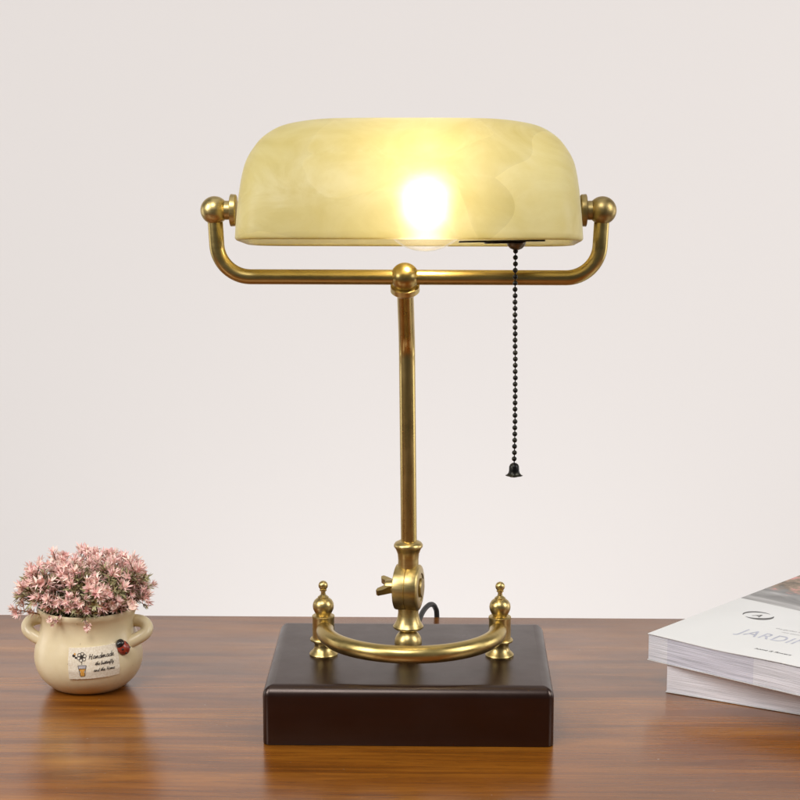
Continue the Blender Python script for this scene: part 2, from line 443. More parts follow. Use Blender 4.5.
# hinge: two discs, wing nut, screw
HC = Vector((-.0012, LY, .0836)); HA = Vector((math.cos(R(11)), -math.sin(R(11)), 0))
bm = bmesh.new()
RJ = .0149
lathe(bm, [(0, -.0078), (RJ - .001, -.0078), (RJ - .0003, -.0075), (RJ, -.0068), (RJ, -.0004), (RJ - .0005, -.0001), (RJ - .0005, .0001), (RJ, .0004), (RJ, .0070), (RJ - .0006, .0078), (RJ - .0025, .0084), (.0095, .0086), (.0092, .0080), (0, .0080)], HC, HA, 72)
hinge = obj('hinge', bm, M_brass, L)
bm = bmesh.new()
lathe(bm, [(0, .0079), (.0062, .0079), (.0062, .0092), (.0056, .0098), (0, .0099)], HC, HA, 32)
sc_ = obj('screw', bm, M_antique, hinge)
bm = bmesh.new()
lathe(bm, [(0, -.0150), (.0036, -.0150), (.0042, -.0140), (.0050, -.0080), (0, -.0078)], HC, HA, 24)
q = Vector((1, 0, 0)).rotation_difference(HA)
def wing(sgn, rot):
    o2 = [(-.0088, .0005), (-.0090, .0040), (-.0120, .0050), (-.0155, .0078), (-.0188, .0092), (-.0203, .0080), (-.0198, .0058), (-.0170, .0035), (-.0135, .0010), (-.0122, -.0005)]
    M = Matrix.Rotation(rot, 3, 'X')
    up, dn = [], []
    for x, z in o2:
        for lst, t in ((up, .0017), (dn, -.0017)):
            lst.append(bm.verts.new(HC + q @ (M @ Vector((-.0088 + (x + .0088) * .92, t * (1.5 if x > -.014 else 1.1), z * sgn * 1.02)))))
    bm.faces.new(up); bm.faces.new(list(reversed(dn)))
    for i in range(len(up)):
        j = (i + 1) % len(up); bm.faces.new((up[i], up[j], dn[j], dn[i]))
wing(1, R(-72)); wing(-1, R(-72))
bmesh.ops.bevel(bm, geom=[e for e in bm.edges if e.is_manifold and e.calc_face_angle(0) > R(60)], offset=.00045, segments=2, profile=.5, affect='EDGES')
obj('wing_nut', bm, M_brass, hinge)

# collar above the hinge, column with forward bend
bm = bmesh.new()
lathe(bm, [(0, .0945), (.0062, .0945), (.0067, .0985), (.0066, .1020), (.0070, .1060), (.0082, .1092), (.0093, .1106), (.0094, .1118), (.0085, .1132), (.0062, .1144), (.0053, .1146), (0, .1146)], (-.0010, LY, 0))
obj('column_collar', bm, M_brass, L)
bend = Vector((-.0020, LY, .2440)); B0 = Vector((-.0027, .0313, .2891))
low = Vector((-.0006, LY, .110))
path = [low + (bend - low) * (i / 12) * .93 for i in range(13)]
path += arc_pts(low, bend, B0, .030, 14)[1:] + [B0]
bm = bmesh.new(); tube(bm, path, .00515, 32)
obj('column', bm, M_column, L)

# yoke with centre ball, two end knobs
bm = bmesh.new(); lathe(bm, ball_prof(.0088, 24), B0)
cb = obj('centre_ball', bm, M_tube, L)
dirn = (bend - B0).normalized(); dirn = Vector((dirn.x, dirn.y * .55, dirn.z)).normalized()
bm = bmesh.new()
lathe(bm, [(0, .0058), (.0081, .0058), (.0089, .0063), (.0090, .0096), (.0080, .0106), (.0052, .0112), (0, .0112)], B0, dirn, 40)
obj('ball_collar', bm, M_brass, cb)
YY = .0313
kl = Vector((-.1185, YY, .3296)); kr = Vector((.1171, YY, .3299))
jl = Vector((-.1165, YY, .2890)); jr = Vector((.1151, YY, .2888))
path = [kl + (jl - kl) * .1 * i for i in range(4)] + arc_pts(kl, jl, jr, .0205, 16) + [jl.lerp(jr, .3), jl.lerp(jr, .45), jl.lerp(jr, .5), jl.lerp(jr, .55), jl.lerp(jr, .7)] + arc_pts(jl, jr, kr, .0205, 16) + [kr + (jr - kr) * .1 * i for i in (3, 2, 1, 0)]
bm = bmesh.new(); tube(bm, path, .00465, 28)
obj('yoke', bm, M_tube, L)
for k, s in ((kl, 1), (kr, -1)):
    bm = bmesh.new(); lathe(bm, ball_prof(.0086, 24), k)
    lathe(bm, [(0, .004), (.0059, .0062), (.0058, .0098), (0, .0098)], k, (s, 0, 0), 36)
    kn = obj('end_knob', bm, M_brass if s > 0 else M_antique, L)
    bm = bmesh.new()
    lathe(bm, [(0, .0094), (.0088, .0094), (.0098, .0098), (.0099, .0104), (.0097, .0128), (.0090, .0134), (0, .0136)], k, (s, 0, 0), 40)
    obj('washer', bm, M_brass if s > 0 else M_antique, kn)

# glass shade
U = .000607
cap = smooth_path([(170, 0, 0), (169.8, 9, 0), (168, 40.5, 0), (165.8, 64, 0), (162.4, 80, 0), (155.5, 92.5, 0), (145.5, 104.2, 0), (128.5, 114.2, 0), (106, 119.3, 0), (80, 121.8, 0), (45, 122.4, 0), (0, 122.5, 0)], 5)
rows = [(-p.x * U, max(p.y, 0) * U) for p in cap] + [(p.x * U, max(p.y, 0) * U) for p in reversed(cap[:-1])]
BD, RC = .060, 30 * U
nth = 72; LX = 170 * U; TW = .0040
tilt = Matrix.Rotation(R(-7.6), 3, 'X'); SC = Vector((.0003, .0310, .3112))
def shade_pt(x, c, t, k, dz=0):
    """k = 0 outer face, 1 inner face; the wall is TW thick"""
    fx_ = min(abs(x) / LX, 1)
    b_ = BD * (.50 + .50 * math.sqrt(max(0, 1 - fx_ ** 15)))
    cs, sn = math.cos(t), math.sin(t)
    X = x * (LX - TW * k) / LX; Z = c * (.0743 - TW * k) / .0743; Bk = b_ - TW * k
    return tilt @ Vector((X, -Bk * math.copysign(abs(cs) ** (2 / 2.08), cs), Z * abs(sn) ** (2 / 2.08) + dz)) + SC
bm = bmesh.new(); grids = []
for k in (0, 1):
    grids.append([[bm.verts.new(shade_pt(x, c, PI * j / nth, k)) for j in range(nth + 1)] for x, c in rows])
for k, g in enumerate(grids):
    for A, B in zip(g, g[1:]):
        for j in range(nth):
            f = bm.faces.new((A[j], A[j + 1], B[j + 1], B[j])); f.material_index = k
# rounded lip all round the opening
nr = len(rows)
loop = [(i, 0) for i in range(nr)] + [(nr - 1, j) for j in range(1, nth + 1)] + [(i, nth) for i in range(nr - 2, -1, -1)] + [(0, j) for j in range(nth - 1, 0, -1)]
lips = [[grids[0][i][j] for i, j in loop]]
for kk, dz in ((.12, -.0008), (.32, -.0013), (.68, -.0013), (.88, -.0008)):
    lips.append([bm.verts.new(shade_pt(rows[i][0], rows[i][1], PI * j / nth, kk, dz)) for i, j in loop])
lips.append([grids[1][i][j] for i, j in loop])
n_ = len(loop)
for A, B in zip(lips, lips[1:]):
    for q_ in range(n_): bm.faces.new((A[q_], A[(q_ + 1) % n_], B[(q_ + 1) % n_], B[q_]))
sh = obj('lampshade', bm, [M_glass, M_glass_in], L, angle=180)
SHZ = SC.z

# socket, bulb, bracket
BC = Vector((.0098, .0140, .3350))
bm = bmesh.new()
lathe(bm, [(0, .034), (.0135, .034), (.0145, .036), (.0145, .062), (.0125, .066), (.0075, .069), (0, .0692)], (BC.x, BC.y, .3315), (1, 0, 0), 40)
box(bm, BC.x + .066, BC.x + .0695, BC.y - .004, YY + .006, .3255, .3355, .0008, 2)
tube(bm, [(BC.x + .068, YY, .3302), (BC.x + .1000, YY, .3302)], .0045, 20)
so = obj('bulb_socket', bm, M_antique, L)
bm = bmesh.new()
rb = .0285
prof = [(rb * math.sin(a), -rb * math.cos(a)) for a in [PI * .70 * i / 16 for i in range(17)]]
prof += [(.0195, .0215), (.0160, .0265), (.0140, .031), (.0132, .0345)]
lathe(bm, prof, BC, (1, 0, -.05), 48)
bu = obj('light_bulb', bm, M_bulb, L)
for i in range(4):
    a = PI / 4 + i * PI / 2
    bm = bmesh.new()
    p0 = BC + Vector((-.0075, math.cos(a) * .0065, math.sin(a) * .0065 - .003)); p1 = BC + Vector((.0075, math.cos(a) * .0075, math.sin(a) * .0075 - .003))
    tube(bm, [p0, p0.lerp(p1, .5), p1], .0011, 10); obj('filament', bm, M_fil, bu)

bm = bmesh.new()
box(bm, -.0252, .0252, -.013, .013, -.00055, .00055, .0003, 1)
lathe(bm, [(0, -.0014), (.0085, -.0014), (.0088, -.0005), (0, -.0004)], (-.0015, 0, 0), (0, 0, 1), 32)
box(bm, .010, .016, .004, .008, .0007, .012)
bmesh.ops.transform(bm, matrix=Matrix.Translation((.0550, -.0050, .3146)) @ Matrix.Rotation(R(-1), 4, 'Y') @ Matrix.Rotation(R(-5.6), 4, 'X'), verts=bm.verts)
obj('switch_plate', bm, M_black, L)
CH = Vector((.0637, -.0060, 0))
bm = bmesh.new()
lathe(bm, [(0, .3096), (.0018, .3096), (.0036, .3104), (.0050, .3119), (.0056, .3134), (.0057, .3142), (0, .3142)], CH, (0, 0, 1), 28)
obj('switch_cap', bm, M_dkbronze, L)
bm = bmesh.new()
z = .3088; zs = []
while z > .1805:
    sag = .00035 * math.sin((z - .17) * 38)
    c_ = (CH.x + sag + random.uniform(-.00007, .00007), CH.y, z)
    lathe(bm, ball_prof(.00152, 8), c_, (0, 0, 1), 12); zs.append(c_); z -= .00379
tube(bm, [(CH.x, CH.y, .312)] + zs + [(zs[-1][0], CH.y, zs[-1][2] - .003)], .00038, 6)
pc = obj('pull_chain', bm, M_black, L)
bm = bmesh.new()
zb = zs[-1][2] - .0025
def petal(t, h): return .10 * math.cos(4 * t + .6) * max(0, (-h - .0048) / .003)
lathe(bm, [(0, 0), (.0013, -.0001), (.0024, -.0009), (.0030, -.0022), (.0031, -.0048), (.0033, -.0062), (.0040, -.0072), (.0049, -.0077), (.0044, -.0080), (.0030, -.0070), (.0026, -.0060), (0, -.0058)], (zs[-1][0], CH.y, zb), (0, 0, 1), 32, petal)
lathe(bm, [(0, -.0088), (.0017, -.0086), (.0022, -.0070), (0, -.0058)], (zs[-1][0], CH.y, zb), (0, 0, 1), 16)
obj('pull_knob', bm, M_black, pc)

# cable: out of the block's back, along the table, over its rear edge
bm = bmesh.new()
tube(bm, smooth_path([(-.004, .140, .012), (-.003, .170, .0060), (.000, .215, .0024), (.0025, .250, .0030), (.0065, .272, .0082), (.0118, .286, .0100), (.0158, .2925, .0058), (.0172, .2945, -.006), (.0172, .2950, -.06), (.012, .300, -.30), (.0, .31, -.60)], 10), .0020, 12)
obj('power_cable', bm, M_cable, L)

# ------------------------------------------------------------------ flower pot
PC = Vector((-.2191, .1191, 0))
POT = empty('flower_pot', PC, 'small cream glazed pot with two ear handles, a cloth tag and a ladybird', 'pot')
prof = [(.0195, .0008), (.0205, 0), (.0240, .0004), (.0285, .0038), (.0325, .0085), (.0352, .0142), (.0363, .0205), (.0357, .0270), (.0342, .0325), (.0325, .0378), (.0315, .0425), (.0313, .0465), (.0319, .0500), (.0331, .0528)]
def prad(z):
    for (r0, z0), (r1, z1) in zip(prof[1:], prof[2:]):
        if z0 <= z <= z1: return r0 + (r1 - r0) * (z - z0) / (z1 - z0)
    return .033
sp_ = smooth_path([(r, z, 0) for r, z in prof], 4)
pp = [(0, .0012)] + [(p.x, p.y) for p in sp_] + [(.0336, .0545), (.0334, .0556), (.0326, .0562), (.0315, .0558), (.0303, .0545), (.0292, .0510), (.0288, .0465), (.0290, .0420), (0, .0415)]
bm = bmesh.new()
lathe(bm, pp, PC, (0, 0, 1), 80, lambda t, h: .006 * math.sin(2 * t + 1) + .003 * math.sin(5 * t + h * 90))
obj('pot_body', bm, M_pot, POT)
for s in (-1, 1):
    bm = bmesh.new()
    pts = smooth_path([(.0265, .004, .0448), (.0335, .0035, .0450), (.0382, .0015, .0443), (.0408, -.0010, .0418), (.0402, -.0040, .0388), (.0365, -.0065, .0362), (.0290, -.0085, .0325), (.0240, -.009, .0300)], 6)
    pts = [PC + Vector((p.x * s, p.y - (.003 if s > 0 else -.001), p.z)) for p in pts]
    tube(bm, pts, .0042, 20); obj('handle', bm, M_pot, POT)
bm = bmesh.new()
lathe(bm, [(.0, .0455), (.0285, .0458), (.0289, .044), (0, .043)], PC, (0, 0, 1), 40)
for v in bm.verts:
    if v.co.z > .0452 and (v.co - PC).xy.length < .027: v.co.z += .002 * noise.noise(v.co * 120)
obj('filling', bm, M_soil, POT)

def on_pot(az, z, off):
    r = prad(z) + off; a = R(az)
    return PC + Vector((r * math.sin(a), -r * math.cos(a), z))
AZ0, Z0 = 16.0, .0258
W2, H2 = .0170, .0104
def card(u, v, off):           # u,v in metres from the tag's middle
    ca, sa = math.cos(R(1.5)), math.sin(R(1.5))
    uu, vv = u * ca - v * sa, u * sa + v * ca
    return on_pot(AZ0 + math.degrees(uu / .0355), Z0 + vv, off)
bm = bmesh.new()
nu, nv = 36, 22
def edgew(i, k): return .00022 * noise.noise(Vector((i * .9, k * 3.1, 5)))
lay = []
for off in (.0001, .00075):
    lay.append([[bm.verts.new(card(-W2 + 2 * W2 * i / nu + (edgew(j, 1) if i in (0, nu) else 0), -H2 + 2 * H2 * j / nv + (edgew(i, 2) if j in (0, nv) else 0), off)) for j in range(nv + 1)] for i in range(nu + 1)])
for i in range(nu):
    for j in range(nv):
        a, b2 = lay
        bm.faces.new((b2[i][j], b2[i + 1][j], b2[i + 1][j + 1], b2[i][j + 1]))
        bm.faces.new((a[i][j], a[i][j + 1], a[i + 1][j + 1], a[i + 1][j]))
for i in range(nu):
    bm.faces.new((lay[0][i][0], lay[0][i + 1][0], lay[1][i + 1][0], lay[1][i][0]))
    bm.faces.new((lay[0][i][nv], lay[1][i][nv], lay[1][i + 1][nv], lay[0][i + 1][nv]))
for j in range(nv):
    bm.faces.new((lay[0][0][j], lay[1][0][j], lay[1][0][j + 1], lay[0][0][j + 1]))
    bm.faces.new((lay[0][nu][j], lay[0][nu][j + 1], lay[1][nu][j + 1], lay[1][nu][j]))
tagm = obj('cloth_tag', bm, M_card, POT)

def stroke(bm, pts, w, mi=0, off=.00099):
    """flat inked line following the tag"""
    if len(pts) < 2: return
    fine = []
    for (x0, y0), (x1, y1) in zip(pts, pts[1:]):
        k = max(1, int(math.hypot(x1 - x0, y1 - y0) / .0004))
        fine += [(x0 + (x1 - x0) * i / k, y0 + (y1 - y0) * i / k) for i in range(k)]
    fine.append(pts[-1]); prev = None
    for i, (x, y) in enumerate(fine):
        a = fine[max(i - 1, 0)]; b2 = fine[min(i + 1, len(fine) - 1)]
        dx, dy = b2[0] - a[0], b2[1] - a[1]; l = math.hypot(dx, dy) or 1
        nx, ny = -dy / l * w / 2, dx / l * w / 2
        cur = (bm.verts.new(card(x + nx, y + ny, off)), bm.verts.new(card(x - nx, y - ny, off)))
        if prev:
            f = bm.faces.new((prev[0], prev[1], cur[1], cur[0])); f.material_index = mi
        prev = cur
def blob(bm, pts, mi, off=.00093):
    cx_ = sum(p[0] for p in pts) / len(pts); cy_ = sum(p[1] for p in pts) / len(pts)
    c0 = bm.verts.new(card(cx_, cy_, off)); vs = [bm.verts.new(card(x, y, off)) for x, y in pts]
    for i in range(len(vs)):
        f = bm.faces.new((c0, vs[i], vs[(i + 1) % len(vs)])); f.material_index = mi
CUR = {  # joined handwriting: (advance, strokes)
 'H': (1.25, [[(.1, 1.5), (.2, 1.6), (.15, 0)], [(.0, .8), (.9, .85)], [(.95, 1.65), (.8, 0), (1.1, .1)]]),
 'T': (1.0, [[(0, 1.5), (1.1, 1.6)], [(.6, 1.55), (.4, 0), (.8, .1)]]),
 'a': (.95, [[(.75, .85), (.4, .95), (.1, .5), (.3, .02), (.65, .4), (.75, .9), (.7, .1), (.95, .15)]]),
 'n': (.95, [[(0, .2), (.15, .9), (.15, 0), (.4, .8), (.6, .85), (.65, .1), (.95, .15)]]),
 'd': (.95, [[(.7, .8), (.4, .9), (.1, .4), (.3, 0), (.65, .4), (.85, 1.8), (.7, .1), (.95, .15)]]),
 'm': (1.4, [[(0, .2), (.15, .9), (.15, 0), (.4, .85), (.55, .8), (.55, 0), (.8, .85), (1.0, .8), (1.05, .1), (1.4, .15)]]),
 'e': (.8, [[(0, .2), (.5, .6), (.45, .95), (.15, .8), (.1, .2), (.4, 0), (.8, .2)]]),
 't': (.65, [[(0, .2), (.35, 1.5), (.25, .1), (.65, .15)], [(0, 1.0), (.6, 1.05)]]),
 'h': (.95, [[(0, .2), (.35, 1.7), (.2, 1.7), (.12, 0), (.4, .8), (.6, .8), (.65, .1), (.95, .15)]]),
 'b': (.85, [[(0, .2), (.3, 1.7), (.15, 1.6), (.1, .1), (.5, .0), (.6, .6), (.3, .8), (.85, .7)]]),
 'u': (.95, [[(0, .3), (.15, .9), (.15, .15), (.4, .05), (.65, .9), (.65, .1), (.95, .15)]]),
 'r': (.75, [[(0, .2), (.2, 1.0), (.5, .85), (.45, .1), (.75, .15)]]),
 'f': (.75, [[(0, .2), (.45, 1.6), (.3, 1.7), (.2, -.7), (.4, -.4), (.3, .3), (.75, .3)]]),
 'l': (.6, [[(0, .2), (.4, 1.6), (.25, 1.7), (.2, .1), (.6, .15)]]),
 'y': (.95, [[(0, .6), (.15, .9), (.2, .3), (.45, .2), (.65, .9), (.45, -.7), (.15, -.6), (.95, .3)]]),
 'o': (.85, [[(.5, .9), (.15, .7), (.15, .1), (.55, .1), (.6, .7), (.4, .95), (.85, .8)]]),
 ' ': (.55, []),
}
def write(bm, text, x, y, s, w, slant=.28, rise=0.0, xs=1.0):
    for ch in text:
        adv, st = CUR[ch]
        for p in st:
            q2 = smooth_path([(a, b2, 0) for a, b2 in p], 3)
            stroke(bm, [(x + (v.x * xs + v.y * slant) * s, y + v.y * s + rise * v.x * s) for v in q2], w)
        x += adv * s * xs; y += rise * adv * s
bm = bmesh.new()
write(bm, 'Handmade', -.0036, .0030, .00185, .00036, xs=1.14, rise=.02)
write(bm, 'the butterfly', .0004, -.0013, .00128, .00027, xs=.98, rise=.015)
write(bm, 'and the Home', -.0009, -.0056, .00125, .00027, xs=1.05, rise=.015)
# daisy, bee and little pot drawn at the tag's left
fx, fy = -.0080, .0046
for k in range(6):
    a = k * PI / 3 + .3; ccx, ccy = fx + .0019 * math.cos(a), fy + .0019 * math.sin(a)
    stroke(bm, [(ccx + .0012 * math.cos(b2 * PI / 6), ccy + .0012 * math.sin(b2 * PI / 6)) for b2 in range(13)], .00032)
blob(bm, [(fx + .0011 * math.cos(k), fy + .0011 * math.sin(k)) for k in [i * PI / 5 for i in range(10)]], 2)
stroke(bm, [(fx + .0011 * math.cos(k), fy + .0011 * math.sin(k)) for k in [i * PI / 5 for i in range(11)]], .0003)
stroke(bm, [(fx, fy - .003), (fx - .0001, fy - .0050)], .0003)
blob(bm, [(-.0132 + .0011 * math.cos(k), .0055 + .0010 * math.sin(k)) for k in [i * PI / 4 for i in range(8)]], 0)
blob(bm, [(-.0118 + .0008 * math.cos(k), .0042 + .0007 * math.sin(k)) for k in [i * PI / 4 for i in range(8)]], 0)
blob(bm, [(-.0126 + .0007 * math.cos(k), .0066 + .0007 * math.sin(k)) for k in [i * PI / 4 for i in range(8)]], 1, .00098)
px0, pz0 = -.0079, -.0009
blob(bm, [(px0 - .0026, pz0), (px0 + .0026, pz0), (px0 + .0023, pz0 - .0022), (px0 - .0023, pz0 - .0022)], 3)
blob(bm, [(px0 - .0021, pz0 - .0023), (px0 + .0021, pz0 - .0023), (px0 + .0013, pz0 - .0074), (px0 - .0013, pz0 - .0074)], 1)
stroke(bm, [(px0 - .0026, pz0), (px0 + .0026, pz0), (px0 + .0023, pz0 - .0022), (px0 - .0023, pz0 - .0022), (px0 - .0026, pz0)], .00030)
stroke(bm, [(px0 - .0021, pz0 - .0022), (px0 - .0013, pz0 - .0075), (px0 + .0013, pz0 - .0075), (px0 + .0021, pz0 - .0022)], .00032)
obj('printing', bm, [M_ink, M_inkgold, M_dkbronze, M_inkgrey], tagm, smooth=False)

# ladybird ornament glued on the glaze
az, zz = 51.5, .0325
c0 = on_pot(az, zz, .0003); nrm = (c0 - PC); nrm.z = .010; nrm.normalize()
q = Vector((0, 0, 1)).rotation_difference(nrm)
side = q @ Vector((1, 0, 0)); upv = nrm.cross(side)
tang = Vector((math.cos(R(az)), math.sin(R(az)), 0)); upd = nrm.cross(tang) * -1
if upd.z < 0: upd = -upd
axl = (upd * .80 - tang * .60).normalized()          # the head points up and left
wdl = nrm.cross(axl).normalized()
def dome(bm, c, rl, rw, h, mi=0):
    rowsd = []
    for i in range(9):
        e = PI / 2 * i / 8
        rowsd.append([bm.verts.new(c + axl * (rl * math.cos(e) * math.cos(2 * PI * k / 24)) + wdl * (rw * math.cos(e) * math.sin(2 * PI * k / 24)) + nrm * (h * math.sin(e))) for k in range(24)] if i < 8 else [bm.verts.new(c + nrm * h)])
    for A, B in zip(rowsd, rowsd[1:]):
        for k in range(24):
            vs = [A[k], A[(k + 1) % 24]] + ([B[(k + 1) % 24], B[k]] if len(B) > 1 else [B[0]])
            f = bm.faces.new(vs); f.material_index = mi
    bm.faces.new(list(reversed(rowsd[0])))
bm = bmesh.new(); dome(bm, c0, .0054, .0047, .0040)
for s1, s2 in ((.2, .55), (.2, -.55), (-.5, .5), (-.5, -.5)):
    dd = c0 + axl * (.0054 * s1) + wdl * (.0047 * s2) + nrm * (.0040 * math.sqrt(max(0, 1 - s1 * s1 - s2 * s2)) - .00045)
    ax_, wd_ = axl, wdl
    vs0 = len(bm.verts); dome(bm, dd, .0009, .0009, .0007, 1)
bug = obj('ladybird', bm, [M_bug, M_bugblack], POT)
bm = bmesh.new(); dome(bm, c0 + axl * .0041 + nrm * .0006, .0027, .0034, .0034)
hd = obj('head', bm, M_bugblack, bug)

# ------------------------------------------------------------------ artificial flowers
FL = empty('artificial_flowers', PC + Vector((0, 0, .046)), 'bushy bunch of dusty pink and olive plastic sprigs growing out of the cream pot', 'flowers')
def leaf(bm, p, d, up, ln, w, mi, fold=.25, curl=.25):
    d = d.normalized(); s = d.cross(up)
    if s.length < 1e-4: s = d.cross(Vector((1, 0, 0)))
    s.normalize(); u = s.cross(d).normalized()
    prev = None
    for t, ww in ((0, .25), (.35, .85), (.7, .72), (1, .10)):
        c_ = p + d * ln * t + u * (curl * ln * t * t)
        cur = (bm.verts.new(c_ - s * w * ww / 2 + u * w * fold * ww), bm.verts.new(c_), bm.verts.new(c_ + s * w * ww / 2 + u * w * fold * ww))
        if prev:
            for a in (0, 1):
                f = bm.faces.new((prev[a], prev[a + 1], cur[a + 1], cur[a])); f.material_index = mi
        prev = cur
def star(bm, p, d, n, ln, w, mi, openn=.9):
    d = d.normalized(); a = d.orthogonal().normalized(); b2 = d.cross(a); ph = random.random() * 6
    for k in range(n):
        t = ph + 2 * PI * k / n + random.uniform(-.25, .25)
        r_ = (a * math.cos(t) + b2 * math.sin(t))
        o_ = openn * random.uniform(.7, 1.2)
        leaf(bm, p, r_ * o_ + d * (1.15 - .5 * o_), d, ln * random.uniform(.75, 1.2), w, mi if random.random() > .3 else (mi + 1) % 2, .22, .15)
def make_sprig(kind, seed):
    """kind 0 spiky pink, 1 spiky olive with pink tips, 2 round petals; unit frame: grows along +z from the origin, meshes about 4.5 cm tall"""
    random.seed(seed)
    g = bmesh.new(); f = bmesh.new()
    bendv = Vector((random.uniform(-.006, .006), random.uniform(-.006, .006), 0))
    H = .044
    def P(t): return Vector((0, 0, H * t)) + bendv * t * t
    tube(g, [P(i / 6) for i in range(7)], [.0008 - .0004 * i / 6 for i in range(7)], 5)
    for v in g.faces: v.material_index = 1
    k = 0; t = .25
    while t < 1.0:
        for s in range(3):
            az_ = k * 1.05 + s * 2 * PI / 3 + random.uniform(-.3, .3)
            r_ = Vector((math.cos(az_), math.sin(az_), random.uniform(.35, .9)))
            target, mi = (g, 0) if (kind == 1 and t < .93 or t < .52) else (f, random.choice((0, 0, 1)))
            leaf(target, P(t), r_, Vector((0, 0, 1)), random.uniform(.0058, .0090) * (1.1 - .3 * t), random.uniform(.0015, .0022), mi, .2, -.1)
        t += .062; k += 1
    # side twigs with their own star tips
    for j in range(5 if kind != 2 else 3):
        t = random.uniform(.5, .92); az_ = random.random() * 6.28
        d = Vector((math.cos(az_), math.sin(az_), random.uniform(.5, 1.2))).normalized(); p0 = P(t); p1 = p0 + d * random.uniform(.006, .011)
        before = len(g.faces)
        tube(g, [p0, p1], [.0004, .0003], 4)
        g.faces.ensure_lookup_table()
        for i in range(before, len(g.faces)): g.faces[i].material_index = 1
        if kind == 1 and random.random() < .7: star(g, p1, d, 6, .0062, .0016, 0); star(g, p1 - d * .003, d, 5, .006, .0017, 0)
        else:
            star(f, p1, d, 7, .0052, .0015, 0); star(f, p1 - d * .0026, d, 6, .0055, .0015, 0, 1.1)
    if kind == 2:
        for j in range(3):
            p0 = P(1) + Vector((random.uniform(-.005, .005), random.uniform(-.005, .005), random.uniform(-.006, .001)))
            d = (Vector((random.uniform(-.7, .7), random.uniform(-.7, .7), 1))).normalized()
            a = d.orthogonal().normalized(); b2 = d.cross(a)
            for k2 in range(5):
                th = 2 * PI * k2 / 5 + j
                leaf(f, p0, a * math.cos(th) + b2 * math.sin(th) + d * .45, d, .0048, .0042, random.choice((0, 1)), .16, .30)
    else:
        star(f, P(1), Vector((0, 0, 1)), 8, .0060, .0015, 0, .8)
        star(f, P(.95), Vector((0, 0, 1)), 8, .0058, .0015, 0, 1.1)
    mg = bpy.data.meshes.new('sprig'); g.to_mesh(mg); g.free(); mg.materials.append(M_green); mg.materials.append(M_dark)
    mf = bpy.data.meshes.new('blossom'); f.to_mesh(mf); f.free(); mf.materials.append(M_pink); mf.materials.append(M_pale)
    return mg, mf
protos = {0: [make_sprig(0, s) for s in (1, 2, 3, 4)], 1: [make_sprig(1, s) for s in (5, 6, 7)], 2: [make_sprig(2, s) for s in (8, 9, 10)]}
first = {}
def place(kind, p, d, sc, spin):
    mg, mf = random.choice(protos[kind])
    if kind not in first:
        a = bpy.data.objects.new('sprig', mg); b2 = bpy.data.objects.new('blossom', mf); first[kind] = (a, b2)
    else:
        a = first[kind][0].copy(); b2 = first[kind][1].copy(); a.data = mg; b2.data = mf
    C.objects.link(a); C.objects.link(b2); a.parent = FL; b2.parent = a
    q3 = Vector((0, 0, 1)).rotation_difference(Vector(d).normalized())
    a.rotation_mode = 'QUATERNION'; a.rotation_quaternion = q3 @ Matrix.Rotation(spin, 3, 'Z').to_quaternion()
    a.location = p; a.scale = (sc, sc, sc)
random.seed(21)
n_s = 86
for i in range(n_s):
    # directions spread over a slightly flattened dome
    u = (i + .5) / n_s
    elev = math.asin(1 - u * .70)
    az_ = i * 2.39996 + random.uniform(-.2, .2)
    d = Vector((math.cos(az_) * math.cos(elev), math.sin(az_) * math.cos(elev), math.sin(elev)))
    reach = .0440 + random.uniform(-.006, .003)
    reach += .006 * math.sin(2 * elev)
    if d.z > .62: reach += .0095
    root_ = Vector((d.x * .014, d.y * .014, .001 + (.006 if elev < .5 else 0)))
    kind = random.choices((0, 1, 2), (.34, .48, .18))[0]
    if elev < .35 and d.y < -.2: kind = random.choice((0, 1, 2, 2))
    sc = max((reach - .014) / .047, .55)
    place(kind, root_, (d.x, d.y, d.z + .10), sc, random.random() * 6)
# a few that stand out as in the photograph
place(0, Vector((-.012, -.010, .002)), (-1, -.15, .26), .80, 1)
place(0, Vector((.010, -.008, .006)), (1, -.05, .60), .80, 2)
place(2, Vector((.004, -.020, .004)), (.12, -1, .10), .42, .5)
place(2, Vector((-.010, -.020, .005)), (-.35, -1, .22), .42, .5)
place(1, Vector((.008, -.002, .004)), (.30, -.1, 1), .93, .5)
place(0, Vector((-.004, -.002, .004)), (-.16, -.1, 1), .93, 3.5)

place(1, Vector((.012, -.004, .004)), (.62, -.15, 1), .98, 4.5)
place(1, Vector((-.012, -.002, .004)), (-.75, -.15, 1), .86, 1.5)
